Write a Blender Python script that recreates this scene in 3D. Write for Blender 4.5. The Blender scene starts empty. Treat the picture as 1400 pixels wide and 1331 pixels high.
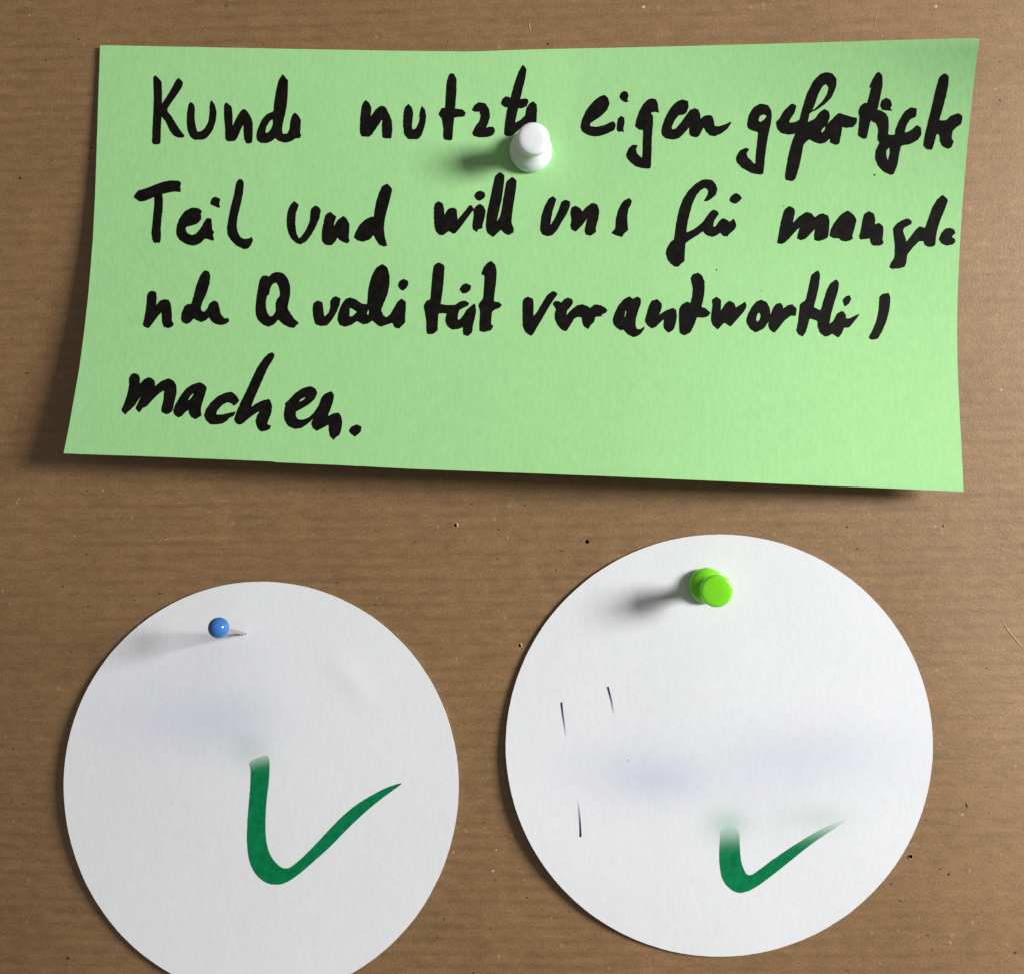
import bpy, bmesh, math, random
from mathutils import Vector, Matrix, geometry, noise

# ------------------------------------------------------------------ scene, camera, light
scene = bpy.context.scene
col = scene.collection
PW, PH, FPX = 1400.0, 1331.0, 1450.0          # photograph size and focal length in its pixels
DIST = 0.248                                  # camera to pinboard, metres
FOOT = (760.0, 700.0)                         # pixel where the view meets the board squarely

cam_data = bpy.data.cameras.new('camera')
cam_data.sensor_fit = 'HORIZONTAL'
cam_data.sensor_width = 36.0
cam_data.lens = 36.0 * FPX / PW
cam_data.clip_start = 0.005
cam_data.clip_end = 20.0
cam = bpy.data.objects.new('camera', cam_data)
col.objects.link(cam)
yaw = math.atan((FOOT[0] - PW / 2) / FPX)
pitch = math.atan((FOOT[1] - PH / 2) / FPX)
cam.location = (0.0, -DIST, 0.0)
cam.rotation_euler = (math.radians(90) + pitch, 0.0, yaw)
scene.camera = cam
CAM_M = cam.rotation_euler.to_matrix()
CAM_P = Vector(cam.location)

world = bpy.data.worlds.new('World')
scene.world = world
world.use_nodes = True
bg = world.node_tree.nodes['Background']
bg.inputs['Color'].default_value = (1.0, 0.965, 0.92, 1)
bg.inputs['Strength'].default_value = 0.16

lamp_data = bpy.data.lights.new('window_light', 'AREA')
lamp_data.shape = 'RECTANGLE'
lamp_data.size = 0.35
lamp_data.size_y = 0.26
lamp_data.energy = 18.3
lamp_data.color = (1.0, 0.988, 0.968)
lamp = bpy.data.objects.new('window_light', lamp_data)
col.objects.link(lamp)
lamp.location = Vector((1.66, -1.0, 0.37)) * 0.54
lamp.rotation_euler = (Vector((-0.01, 0, 0.0)) - lamp.location).to_track_quat('-Z', 'Y').to_euler()

scene.view_settings.view_transform = 'Standard'
scene.view_settings.look = 'None'
scene.view_settings.exposure = 0.0
scene.view_settings.gamma = 1.0
scene.view_settings.use_curve_mapping = False
scene.render.engine = 'CYCLES'

random.seed(7)
MM = 0.001


def P(px, py, h=0.0):
    """point on the plane h metres in front of the board, seen at a photo pixel"""
    d = CAM_M @ Vector((px - PW / 2, PH / 2 - py, -FPX))
    return CAM_P + d * ((DIST - h) / d.y)


# ------------------------------------------------------------------ materials
def mat(name):
    m = bpy.data.materials.new(name)
    m.use_nodes = True
    nt = m.node_tree
    return m, nt, nt.nodes['Principled BSDF']


def N(nt, kind, **kw):
    n = nt.nodes.new(kind)
    for k, v in kw.items():
        if k in n.inputs.keys():
            n.inputs[k].default_value = v
        else:
            setattr(n, k, v)
    return n


def L(nt, a, b):
    nt.links.new(a, b)


def math_node(nt, op, a, b=None, clamp=False):
    n = nt.nodes.new('ShaderNodeMath')
    n.operation = op
    n.use_clamp = clamp
    for i, v in enumerate((a, b)):
        if v is None:
            continue
        if isinstance(v, (int, float)):
            n.inputs[i].default_value = v
        else:
            nt.links.new(v, n.inputs[i])
    return n.outputs[0]


def mapping(nt, scale, rot=(0, 0, 0)):
    tc = nt.nodes.new('ShaderNodeTexCoord')
    mp = nt.nodes.new('ShaderNodeMapping')
    mp.inputs['Scale'].default_value = scale
    mp.inputs['Rotation'].default_value = rot
    nt.links.new(tc.outputs['Object'], mp.inputs['Vector'])
    return mp.outputs['Vector']


def noise_tex(nt, scale3, detail=3.0, rough=0.55, rot=(0, 0, 0), dist=0.0):
    n = N(nt, 'ShaderNodeTexNoise', Scale=1.0, Detail=detail, Roughness=rough, Distortion=dist)
    L(nt, mapping(nt, scale3, rot), n.inputs['Vector'])
    return n.outputs['Fac']


def ramp(nt, fac, stops):
    r = nt.nodes.new('ShaderNodeValToRGB')
    el = r.color_ramp.elements
    while len(el) < len(stops):
        el.new(0.5)
    for e, (p, c) in zip(el, stops):
        e.position = p
        e.color = c if len(c) == 4 else (*c, 1)
    nt.links.new(fac, r.inputs['Fac'])
    return r.outputs['Color']


def mix(nt, fac, a, b, mode='MIX'):
    n = nt.nodes.new('ShaderNodeMix')
    n.data_type = 'RGBA'
    n.blend_type = mode
    for sock, v in ((n.inputs[0], fac), (n.inputs[6], a), (n.inputs[7], b)):
        if isinstance(v, (int, float)):
            sock.default_value = v
        elif isinstance(v, tuple):
            sock.default_value = v if len(v) == 4 else (*v, 1)
        else:
            nt.links.new(v, sock)
    return n.outputs[2]


def g3(v):
    return (v, v, v, 1)


def kraft_material():
    m, nt, b = mat('ribbed_kraft_paper')
    tc = nt.nodes.new('ShaderNodeTexCoord')
    sep = nt.nodes.new('ShaderNodeSeparateXYZ')
    L(nt, tc.outputs['Object'], sep.inputs[0])
    X, Z = sep.outputs['X'], sep.outputs['Z']
    # ribs every 3 mm, a little wavy and broken
    wob = noise_tex(nt, (26, 1, 60), 2.0)
    wob2 = noise_tex(nt, (330, 1, 520), 4.0, 0.65)
    zz = math_node(nt, 'ADD', Z, math_node(nt, 'MULTIPLY', wob, 0.0010))
    zz = math_node(nt, 'ADD', zz, math_node(nt, 'MULTIPLY', wob2, 0.0010))
    zz = math_node(nt, 'ADD', zz, math_node(nt, 'MULTIPLY', X, -0.012))
    s = math_node(nt, 'SINE', math_node(nt, 'MULTIPLY', zz, 2 * math.pi / 0.00300))
    s = math_node(nt, 'ADD', math_node(nt, 'MULTIPLY', s, 0.5), 0.5)
    line = math_node(nt, 'POWER', s, 2.2)
    brk = noise_tex(nt, (110, 1, 330), 5.0, 0.68)
    brk = math_node(nt, 'MULTIPLY', math_node(nt, 'SUBTRACT', brk, 0.36), 3.2, True)
    far = noise_tex(nt, (13, 1, 15), 1.0)
    far = math_node(nt, 'MULTIPLY', math_node(nt, 'SUBTRACT', far, 0.24), 3.2, True)
    rib = math_node(nt, 'MULTIPLY', math_node(nt, 'MULTIPLY', line, brk), far)
    # colour: broad patches, cloudy mottle, grain
    c = ramp(nt, noise_tex(nt, (30, 1, 44), 3.0, 0.6),
             [(0.28, (0.238, 0.134, 0.056)), (0.72, (0.282, 0.159, 0.069))])
    mott = noise_tex(nt, (260, 1, 420), 4.0, 0.62)
    c = mix(nt, 1.0, c, ramp(nt, mott, [(0.30, g3(0.83)), (0.70, g3(1.14))]), 'MULTIPLY')
    streak = noise_tex(nt, (90, 1, 900), 3.0, 0.6)
    c = mix(nt, 1.0, c, ramp(nt, streak, [(0.32, g3(0.90)), (0.68, g3(1.08))]), 'MULTIPLY')
    grain = noise_tex(nt, (1900, 1, 1900), 3.0, 0.7)
    c = mix(nt, 1.0, c, ramp(nt, grain, [(0.28, g3(0.66)), (0.72, g3(1.30))]), 'MULTIPLY')
    hue = noise_tex(nt, (150, 1, 150), 3.0, 0.6)
    c = mix(nt, ramp(nt, hue, [(0.45, g3(0)), (0.75, g3(0.30))]), c, (0.31, 0.155, 0.078))
    c = mix(nt, math_node(nt, 'MULTIPLY', rib, 0.46), c, (0.100, 0.056, 0.024))
    # dark shives and pale fibres
    v = N(nt, 'ShaderNodeTexVoronoi', Scale=1.0, Randomness=1.0)
    L(nt, mapping(nt, (330, 1, 560)), v.inputs['Vector'])
    sv = nt.nodes.new('ShaderNodeSeparateColor')
    L(nt, v.outputs['Color'], sv.inputs[0])
    size = math_node(nt, 'MULTIPLY', math_node(nt, 'POWER', sv.outputs[0], 6.0), 0.17)
    spot = math_node(nt, 'MULTIPLY', math_node(nt, 'SUBTRACT', size, v.outputs['Distance']), 40.0, True)
    c = mix(nt, math_node(nt, 'MULTIPLY', spot, 0.62), c, (0.045, 0.024, 0.012))
    v2 = N(nt, 'ShaderNodeTexVoronoi', Scale=1.0, Randomness=1.0)
    L(nt, mapping(nt, (420, 1, 260), (0, 0.5, 0)), v2.inputs['Vector'])
    sv2 = nt.nodes.new('ShaderNodeSeparateColor')
    L(nt, v2.outputs['Color'], sv2.inputs[0])
    size2 = math_node(nt, 'MULTIPLY', math_node(nt, 'POWER', sv2.outputs[1], 8.0), 0.16)
    spot2 = math_node(nt, 'MULTIPLY', math_node(nt, 'SUBTRACT', size2, v2.outputs['Distance']), 22.0, True)
    c = mix(nt, math_node(nt, 'MULTIPLY', spot2, 0.26), c, (0.60, 0.44, 0.29))
    L(nt, c, b.inputs['Base Color'])
    b.inputs['Roughness'].default_value = 0.46
    b.inputs['IOR'].default_value = 1.58
    b.inputs['Specular Tint'].default_value = (1.0, 0.87, 0.72, 1)
    b.inputs['Specular IOR Level'].default_value = 0.95
    h = math_node(nt, 'ADD', math_node(nt, 'MULTIPLY', mott, 0.9), math_node(nt, 'MULTIPLY', grain, 0.45))
    h = math_node(nt, 'SUBTRACT', h, math_node(nt, 'MULTIPLY', rib, 0.12))
    bp = N(nt, 'ShaderNodeBump', Strength=0.6, Distance=0.00013)
    L(nt, h, bp.inputs['Height'])
    L(nt, bp.outputs['Normal'], b.inputs['Normal'])
    return m


def card_material(name, ca, cb, stain=False, bump=0.00006):
    m, nt, b = mat(name)
    big = noise_tex(nt, (90, 90, 60), 3.0, 0.6)
    c = ramp(nt, big, [(0.3, ca), (0.7, cb)])
    fib = noise_tex(nt, (900, 900, 420), 4.0, 0.65, (0, 0.12, 0))
    c = mix(nt, 1.0, c, ramp(nt, fib, [(0.30, g3(0.972 if stain else 0.95)), (0.70, g3(1.022 if stain else 1.04))]), 'MULTIPLY')
    v = N(nt, 'ShaderNodeTexVoronoi', Scale=1.0)
    L(nt, mapping(nt, (190, 190, 190)), v.inputs['Vector'])
    sv = nt.nodes.new('ShaderNodeSeparateColor')
    L(nt, v.outputs['Color'], sv.inputs[0])
    size = math_node(nt, 'MULTIPLY', math_node(nt, 'POWER', sv.outputs[0], 14.0), 0.085)
    spot = math_node(nt, 'MULTIPLY', math_node(nt, 'SUBTRACT', size, v.outputs['Distance']), 30.0, True)
    c = mix(nt, math_node(nt, 'MULTIPLY', spot, 0.5), c, (0.10, 0.10, 0.08))
    if stain:
        a = N(nt, 'ShaderNodeAttribute', attribute_name='stain')
        sa = nt.nodes.new('ShaderNodeSeparateColor')
        L(nt, a.outputs['Color'], sa.inputs[0])
        c = mix(nt, sa.outputs[0], c, (0.30, 0.32, 0.62))
        c = mix(nt, sa.outputs[1], c, (0.02, 0.36, 0.16))
    L(nt, c, b.inputs['Base Color'])
    b.inputs['Roughness'].default_value = 0.72
    b.inputs['Specular IOR Level'].default_value = 0.25
    relief = noise_tex(nt, (1100, 1100, 520), 4.0, 0.6, (0, 0.12, 0))
    relief2 = noise_tex(nt, (230, 230, 150), 3.0, 0.5)
    hh = math_node(nt, 'ADD', relief, math_node(nt, 'MULTIPLY', relief2, 0.6))
    bp = N(nt, 'ShaderNodeBump', Strength=0.6, Distance=bump)
    L(nt, hh, bp.inputs['Height'])
    L(nt, bp.outputs['Normal'], b.inputs['Normal'])
    return m


def ink_material(name, ca, cb, rough=0.5, fade=False, wash=None):
    m, nt, b = mat(name)
    n = noise_tex(nt, (620, 620, 620), 5.0, 0.72)
    L(nt, ramp(nt, n, [(0.40, ca), (0.75, cb)]), b.inputs['Base Color'])
    b.inputs['Roughness'].default_value = rough
    b.inputs['Specular IOR Level'].default_value = 0.12
    if fade:
        a = N(nt, 'ShaderNodeAttribute', attribute_name='fade')
        L(nt, a.outputs['Fac'], b.inputs['Alpha'])
        if wash:
            L(nt, mix(nt, a.outputs['Fac'], wash, ramp(nt, n, [(0.35, ca), (0.68, cb)])), b.inputs['Base Color'])
    return m


def plastic(name, c, sss, radius, rough=0.3):
    m, nt, b = mat(name)
    n = noise_tex(nt, (600, 600, 600), 3.0)
    lo = tuple(v * 0.95 for v in c)
    L(nt, ramp(nt, n, [(0.3, lo), (0.7, c)]), b.inputs['Base Color'])
    b.inputs['Roughness'].default_value = rough
    b.inputs['Subsurface Weight'].default_value = sss
    b.inputs['Subsurface Radius'].default_value = radius
    b.inputs['Subsurface Scale'].default_value = 0.002
    return m


M_KRAFT = kraft_material()
M_GREEN = card_material('green_card_stock', (0.362, 0.698, 0.298), (0.376, 0.714, 0.308))
M_WHITE = card_material('white_card_stock', (0.798, 0.816, 0.845), (0.812, 0.828, 0.856), True, 0.00004)
M_BLACK = ink_material('black_marker_ink', (0.0030, 0.0025, 0.0021), (0.0125, 0.0095, 0.0070), 0.6)
M_GINK = ink_material('green_marker_ink', (0.0005, 0.150, 0.048), (0.002, 0.235, 0.088), 0.7, True, (0.10, 0.50, 0.26))
M_PEN = ink_material('blue_ballpoint_ink', (0.028, 0.022, 0.14), (0.035, 0.028, 0.18), 0.5, True)
M_WPIN = plastic('white_plastic', (0.80, 0.82, 0.84), 0.35, (1.0, 1.0, 1.0), 0.38)
M_GPIN = plastic('lime_green_plastic', (0.235, 0.70, 0.022), 0.95, (0.6, 1.5, 0.2), 0.22)
M_BPIN = plastic('blue_glass_bead', (0.05, 0.18, 0.52), 0.1, (0.2, 0.4, 1.0), 0.12)


def simple(name, c, rough=0.6, metal=0.0, var=0.12, scale=900):
    m, nt, b = mat(name)
    n = noise_tex(nt, (scale, scale, scale), 3.0)
    L(nt, ramp(nt, n, [(0.3, tuple(v * (1 - var) for v in c)), (0.7, tuple(v * (1 + var) for v in c))]),
      b.inputs['Base Color'])
    b.inputs['Roughness'].default_value = rough
    b.inputs['Metallic'].default_value = metal
    return m


M_STEEL = simple('steel_needle', (0.62, 0.62, 0.62), 0.32, 1.0, 0.05)
M_HOLE = simple('hole_inside_shade', (0.030, 0.019, 0.011), 0.9)  # near-black brown, the shade inside holes put into the colour
M_RIM = simple('torn_paper_edge', (0.50, 0.36, 0.23), 0.8)
M_DSPECK = simple('dark_speck', (0.035, 0.020, 0.011), 0.8)
M_PSPECK = simple('pale_speck', (0.56, 0.43, 0.31), 0.8)
M_FIBRE = simple('pale_fibre', (0.56, 0.40, 0.26), 0.7)
M_BOARD = simple('soft_board', (0.20, 0.14, 0.09), 0.9, 0.0, 0.2, 300)


# ------------------------------------------------------------------ helpers
def link(name, me, material, parent=None, loc=None):
    o = bpy.data.objects.new(name, me)
    if material is not None:
        me.materials.append(material)
    col.objects.link(o)
    if loc is not None:
        o.location = loc
    if parent is not None:
        o.parent = parent
    return o


def tag(o, label, category, group=None):
    o['label'] = label
    o['category'] = category
    if group:
        o['group'] = group


def inside(p, poly):
    x, y = p
    c = False
    j = len(poly) - 1
    for i in range(len(poly)):
        xi, yi = poly[i]
        xj, yj = poly[j]
        if (yi > y) != (yj > y) and x < (xj - xi) * (y - yi) / (yj - yi) + xi:
            c = not c
        j = i
    return c


def chaikin(poly, k=0.22, n=1):
    for _ in range(n):
        out = []
        for i in range(len(poly)):
            a, b = poly[i], poly[(i + 1) % len(poly)]
            out.append((a[0] + (b[0] - a[0]) * k, a[1] + (b[1] - a[1]) * k))
            out.append((b[0] + (a[0] - b[0]) * k, b[1] + (a[1] - b[1]) * k))
        poly = out
    return poly


def resample(poly, step):
    out = []
    for i in range(len(poly)):
        a, b = poly[i], poly[(i + 1) % len(poly)]
        d = math.hypot(b[0] - a[0], b[1] - a[1])
        k = max(1, int(round(d / step)))
        for j in range(k):
            t = j / k
            out.append((a[0] + (b[0] - a[0]) * t, a[1] + (b[1] - a[1]) * t))
    return out


def rough_edge(poly, amp, freq=0.30):
    out = []
    for (x, y) in poly:
        dx = noise.noise(Vector((x * freq, y * freq, 3.1))) + 0.6 * noise.noise(Vector((x * freq * 3, y * freq * 3, 8.1)))
        dy = noise.noise(Vector((x * freq, y * freq, 17.7))) + 0.6 * noise.noise(Vector((x * freq * 3, y * freq * 3, 1.1)))
        k = amp * (0.55 + 2.2 * max(0.0, noise.noise(Vector((x * 0.06, y * 0.06, 31.0)))))
        out.append((x + dx * k, y + dy * k))
    return out


def triangulate(outers, holes, step):
    """constrained Delaunay triangles of the union of the outers minus the holes, with inner grid points"""
    verts, edges = [], []
    for poly in outers + holes:
        s = len(verts)
        verts += [Vector(p) for p in poly]
        edges += [(s + i, s + (i + 1) % len(poly)) for i in range(len(poly))]

    def keep(p):
        return any(inside(p, q) for q in outers) and not any(inside(p, q) for q in holes)

    xs = [v[0] for v in verts]
    ys = [v[1] for v in verts]
    y = min(ys) + step * 0.5
    row = 0
    while y < max(ys):
        x = min(xs) + step * (0.25 + 0.5 * (row % 2))
        while x < max(xs):
            if keep((x, y)):
                verts.append(Vector((x, y)))
            x += step
        y += step
        row += 1
    vo, eo, fo, ov, oe, of = geometry.delaunay_2d_cdt(verts, edges, [], 0, 1e-5)
    pts = [(v[0], v[1]) for v in vo]
    tris = []
    for f in fo:
        c = (sum(pts[i][0] for i in f) / len(f), sum(pts[i][1] for i in f) / len(f))
        if keep(c):
            tris.append(list(f))
    return pts, tris


def orient(me):
    """faces look towards the camera side (-y)"""
    bm = bmesh.new()
    bm.from_mesh(me)
    bm.normal_update()
    bad = [f for f in bm.faces if f.normal.y > 0]
    bmesh.ops.reverse_faces(bm, faces=bad)
    loose = [v for v in bm.verts if not v.link_faces]
    bmesh.ops.delete(bm, geom=loose, context='VERTS')
    bm.to_mesh(me)
    bm.free()


def decal(name, outers, holes, hfun, lift, material, parent, step=9.0, fade=None):
    """a flat film of ink that follows the card"""
    pts, tris = triangulate(outers, holes, step)
    o0 = Vector(parent.location)
    vs = [P(x, y, hfun(x, y) + lift) - o0 for (x, y) in pts]
    me = bpy.data.meshes.new(name)
    me.from_pydata(vs, [], tris)
    if fade is not None:
        at = me.attributes.new('fade', 'FLOAT', 'POINT')
        for i, (x, y) in enumerate(pts):
            at.data[i].value = fade(x, y)
    orient(me)
    for p in me.polygons:
        p.use_smooth = True
    return link(name, me, material, parent)


def card(name, outline, hfun, thick, material, step, stain=None):
    """a sheet with thickness whose front follows hfun"""
    pts, tris = triangulate([outline], [], step)
    cx = sum(p[0] for p in outline) / len(outline)
    cy = sum(p[1] for p in outline) / len(outline)
    loc = P(cx, cy, 0.0)
    front = [P(x, y, hfun(x, y)) - loc for (x, y) in pts]
    me = bpy.data.meshes.new(name)
    n = len(front)
    nrm = Vector((0, thick, 0))
    verts = front + [v + nrm for v in front]
    # make the front triangles look at the camera
    faces = []
    for t in tris:
        a, b, c = (front[i] for i in t[:3])
        if (b - a).cross(c - a).y > 0:
            t = t[::-1]
        faces.append(t)
    back = [[i + n for i in t[::-1]] for t in faces]
    count = {}
    for t in faces:
        for i in range(len(t)):
            e = (t[i], t[(i + 1) % len(t)])
            count[e] = 1
    rim = [e for e in count if (e[1], e[0]) not in count]
    side = []
    base = len(verts)
    idx = {}
    sv = []
    for e in rim:
        for i in e:
            if i not in idx:
                idx[i] = base + len(sv)
                sv += [verts[i], verts[i] + nrm]
        a, b = idx[e[0]], idx[e[1]]
        side.append([b, a, a + 1, b + 1])
    me.from_pydata(verts + sv, [], faces + back + side)
    if stain is not None:
        at = me.color_attributes.new('stain', 'FLOAT_COLOR', 'POINT')
        for i, (x, y) in enumerate(pts):
            b_, g_ = stain(x, y)
            at.data[i].color = (b_, g_, 0, 1)
        for i in range(len(pts), len(me.vertices)):
            at.data[i].color = (0, 0, 0, 1)
    for p in me.polygons:
        p.use_smooth = True
    o = link(name, me, material)
    o.location = loc
    return o


def lathe(profile, seg=64):
    """profile: (radius, height) from the bottom centre to the top centre, z up"""
    vs, fs, rings = [], [], []
    for r, z in profile:
        if r < 1e-9:
            rings.append([len(vs)])
            vs.append(Vector((0, 0, z)))
        else:
            rings.append(list(range(len(vs), len(vs) + seg)))
            vs += [Vector((r * math.cos(2 * math.pi * k / seg), r * math.sin(2 * math.pi * k / seg), z)) for k in range(seg)]
    for a, b in zip(rings, rings[1:]):
        for k in range(seg):
            k2 = (k + 1) % seg
            if len(a) == 1 and len(b) > 1:
                fs.append([a[0], b[k2], b[k]])
            elif len(b) == 1 and len(a) > 1:
                fs.append([a[k], a[k2], b[0]])
            elif len(a) > 1:
                fs.append([a[k], a[k2], b[k2], b[k]])
    return vs, fs


def spline(profile, n=4):
    """Catmull-Rom through the profile points"""
    out = []
    for i in range(len(profile) - 1):
        p0 = Vector(profile[max(i - 1, 0)])
        p1 = Vector(profile[i])
        p2 = Vector(profile[i + 1])
        p3 = Vector(profile[min(i + 2, len(profile) - 1)])
        for k in range(n):
            t = k / n
            q = 0.5 * ((2 * p1) + (p2 - p0) * t + (2 * p0 - 5 * p1 + 4 * p2 - p3) * t * t + (3 * p1 - p0 - 3 * p2 + p3) * t ** 3)
            out.append((max(q[0], 0.0), q[1]))
    out.append(profile[-1])
    return out


def lathe_obj(name, profile, material, parent, smooth=True, seg=64):
    vs, fs = lathe(profile, seg)
    me = bpy.data.meshes.new(name)
    me.from_pydata(vs, [], fs)
    for p in me.polygons:
        p.use_smooth = smooth
    return link(name, me, material, parent)


def tube(name, pts, radii, material, parent, seg=8):
    vs, fs = [], []
    for i, p in enumerate(pts):
        a = pts[max(i - 1, 0)]
        b = pts[min(i + 1, len(pts) - 1)]
        t = (b - a).normalized()
        u = t.cross(Vector((0, 1, 0.01))).normalized()
        w = t.cross(u)
        for k in range(seg):
            an = 2 * math.pi * k / seg
            vs.append(p + (u * math.cos(an) + w * math.sin(an)) * radii[i])
    for i in range(len(pts) - 1):
        for k in range(seg):
            k2 = (k + 1) % seg
            fs.append([i * seg + k, i * seg + k2, (i + 1) * seg + k2, (i + 1) * seg + k])
    fs.append(list(range(seg))[::-1])
    fs.append([(len(pts) - 1) * seg + k for k in range(seg)])
    me = bpy.data.meshes.new(name)
    me.from_pydata(vs, [], fs)
    for p in me.polygons:
        p.use_smooth = True
    return link(name, me, material, parent)


# ------------------------------------------------------------------ the pinboard and its kraft paper
def clamp01(t):
    return max(0.0, min(1.0, t))


def smooth(a, b, t):
    t = clamp01((t - a) / (b - a))
    return t * t * (3 - 2 * t)


def paper_y(x, z):
    a = noise.noise(Vector((x * 16, z * 11, 4.2))) * 0.65 + noise.noise(Vector((x * 40, z * 30, 9.0))) * 0.20
    sag = smooth(-0.098, -0.170, x) * smooth(0.02, -0.08, z)
    swell = -0.0042 * smooth(0.078, 0.150, x) * smooth(0.015, -0.05, z)
    return 0.0005 + 0.0005 * a + 0.0052 * sag - swell          # always a little behind the cards


pinboard = link('pinboard', bpy.data.meshes.new('pinboard'), M_BOARD)
bm = bmesh.new()
bmesh.ops.create_cube(bm, size=1.0, matrix=Matrix.Translation((0, 0.0165, 0)) @ Matrix.Diagonal((0.60, 0.016, 0.52, 1)))
bmesh.ops.bevel(bm, geom=bm.edges[:], offset=0.001, segments=2, affect='EDGES')
bm.to_mesh(pinboard.data)
bm.free()
pinboard['kind'] = 'structure'
pinboard['label'] = 'pinboard covered with brown ribbed kraft wrapping paper'

HOLES = [(803, 740, 2.7), (622.5, 717.5, 2.5), (682.5, 723, 1.1), (710.5, 882, 2.2), (1246.5, 1171.5, 3.0),
         (748.5, 59, 1.8), (124, 201, 1.3)]
hole_polys = []
for k, (px, py, r) in enumerate(HOLES):
    c = P(px, py)
    rr = r / 5.85 * MM
    poly = []
    for i in range(12):
        a = 2 * math.pi * i / 12
        q = rr * (1 + 0.22 * noise.noise(Vector((math.cos(a) * 1.3 + k * 5, math.sin(a) * 1.3, 2.0))))
        poly.append((c.x + q * math.cos(a), c.z + q * math.sin(a)))
    hole_polys.append(poly)
K = 1000.0
rect = [(-300, -260), (300, -260), (300, 260), (-300, 260)]
pts, tris = triangulate([resample(rect, 6)], [[(x * K, y * K) for x, y in h] for h in hole_polys], 5.0)
vs = [Vector((x / K, paper_y(x / K, y / K), y / K)) for x, y in pts]
me = bpy.data.meshes.new('paper_covering')
me.from_pydata(vs, [], tris)
orient(me)
for p in me.polygons:
    p.use_smooth = True
paper = link('paper_covering', me, M_KRAFT, pinboard)
paper['label'] = 'brown kraft paper with fine horizontal ribs'

for k, ((px, py, r), poly) in enumerate(zip(HOLES, hole_polys)):
    # a tunnel coloured dark for its shade behind the hole and a lip of torn paper round it
    n = len(poly)
    cx = sum(p[0] for p in poly) / n
    cz = sum(p[1] for p in poly) / n
    y0 = paper_y(cx, cz)
    vs = [Vector((x, paper_y(x, z) - 0.00001, z)) for x, z in poly]
    vs += [Vector((cx + (x - cx) * 0.8, y0 + 0.0012, cz + (z - cz) * 0.8)) for x, z in poly] + [Vector((cx, y0 + 0.0018, cz))]
    fs = [[i, (i + 1) % n, n + (i + 1) % n, n + i] for i in range(n)] + [[n + i, n + (i + 1) % n, 2 * n] for i in range(n)]
    me = bpy.data.meshes.new('pinhole')
    me.from_pydata(vs, [], fs)
    link('pinhole', me, M_HOLE, pinboard)
    lip = [0, 1.0, 0.8, 1.0, 0.75, 0.15, 0.0][k]
    if lip:
        vs, fs = [], []
        for i, (x, z) in enumerate(poly):
            a = math.atan2(z - cz, x - cx)
            g = lip * max(0.02, 0.35 + 0.55 * math.cos(a - (0.5 if k != 4 else 3.4)) + 0.35 * noise.noise(Vector((a, k, 0))))
            rr = r / 5.85 * MM
            ux, uz = math.cos(a), math.sin(a)
            vs += [Vector((x - ux * rr * 0.1, y0 - 0.00001, z - uz * rr * 0.1)),
                   Vector((x + ux * rr * 0.10, y0 - 0.00040 * g, z + uz * rr * 0.10)),
                   Vector((x + ux * rr * (0.12 + 0.55 * g), y0 - 0.00001, z + uz * rr * (0.12 + 0.55 * g)))]
        for i in range(n):
            j = (i + 1) % n
            for q in range(2):
                fs.append([3 * i + q, 3 * j + q, 3 * j + q + 1, 3 * i + q + 1])
        me = bpy.data.meshes.new('pinhole_lip')
        me.from_pydata(vs, [], fs)
        link('pinhole_lip', me, M_RIM, pinboard)


def flakes(name, spots, material, label):
    vs, fs = [], []
    for q, (px, py, rx, ry, ang) in enumerate(spots):
        c = P(px, py)
        s = len(vs)
        y0 = paper_y(c.x, c.z)
        n = 8
        for i in range(n):
            a = 2 * math.pi * i / n
            k = 1 + 0.35 * noise.noise(Vector((math.cos(a) * 1.5, math.sin(a) * 1.5, q * 3.3)))
            x, z = rx * math.cos(a) * k / 5850, ry * math.sin(a) * k / 5850
            ca, sa = math.cos(ang), math.sin(ang)
            vs.append(Vector((c.x + x * ca - z * sa, y0 - 0.00001, c.z + x * sa + z * ca)))
        vs.append(Vector((c.x, y0 - 0.00008, c.z)))
        fs += [[s + i, s + (i + 1) % n, s + n] for i in range(n)]
    me = bpy.data.meshes.new(name)
    me.from_pydata(vs, [], fs)
    orient(me)
    o = link(name, me, material, pinboard)
    o['kind'] = 'stuff'
    o['label'] = label


dark = [(26, 243, 3.0, 1.4, -0.6), (120, 216, 1.1, 1.1, 0), (61, 81, 1.4, 1.0, 0.3), (131, 23, 1.4, 0.8, 0), (106, 52, 1.6, 1.2, 0.8),
        (717, 690, 1.8, 1.2, 0.2), (645, 688, 3.4, 0.7, 0.4), (1291, 718.5, 1.8, 1.2, -0.7), (1159, 720, 1.8, 1.2, 0.2), (118, 670, 1.6, 1.1, 0),
        (117, 757, 1.5, 1.1, 0), (84, 801, 1.5, 1.2, 0), (119, 829, 1.3, 1.5, 0), (36, 510, 2.2, 1.2, 0.2), (226, 734, 1.4, 1.0, 0),
        (768, 753, 3.6, 0.6, 0.3), (680, 763, 1.9, 0.7, 0.8), (760, 779, 0.8, 2.0, 0), (607, 1257, 1.6, 1.3, 0), (677, 1204, 1.2, 1.2, 0),
        (721, 1227, 1.5, 1.2, 0.3), (11, 1026, 1.6, 1.2, 0), (90, 1312, 2.6, 2.2, 0.2), (20, 1124, 1.1, 1.0, 0), (1219, 1209, 1.4, 1.2, 0.4),
        (1299, 1196, 2.2, 1.6, 0), (1324, 1102, 1.3, 3.6, 0.35), (1276, 1300, 1.4, 1.1, 0), (1352, 914, 1.3, 1.3, 0), (1368, 137, 1.4, 1.2, 0),
        (598, 1281, 1.5, 1.0, 0), (661, 1125, 1.0, 1.0, 0), (1392, 1306, 2.6, 1.6, 0), (567, 740, 1.4, 0.9, 0), (612, 56, 1.4, 0.9, 0), (647, 1330, 1.2, 1.6, 0)]
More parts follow.
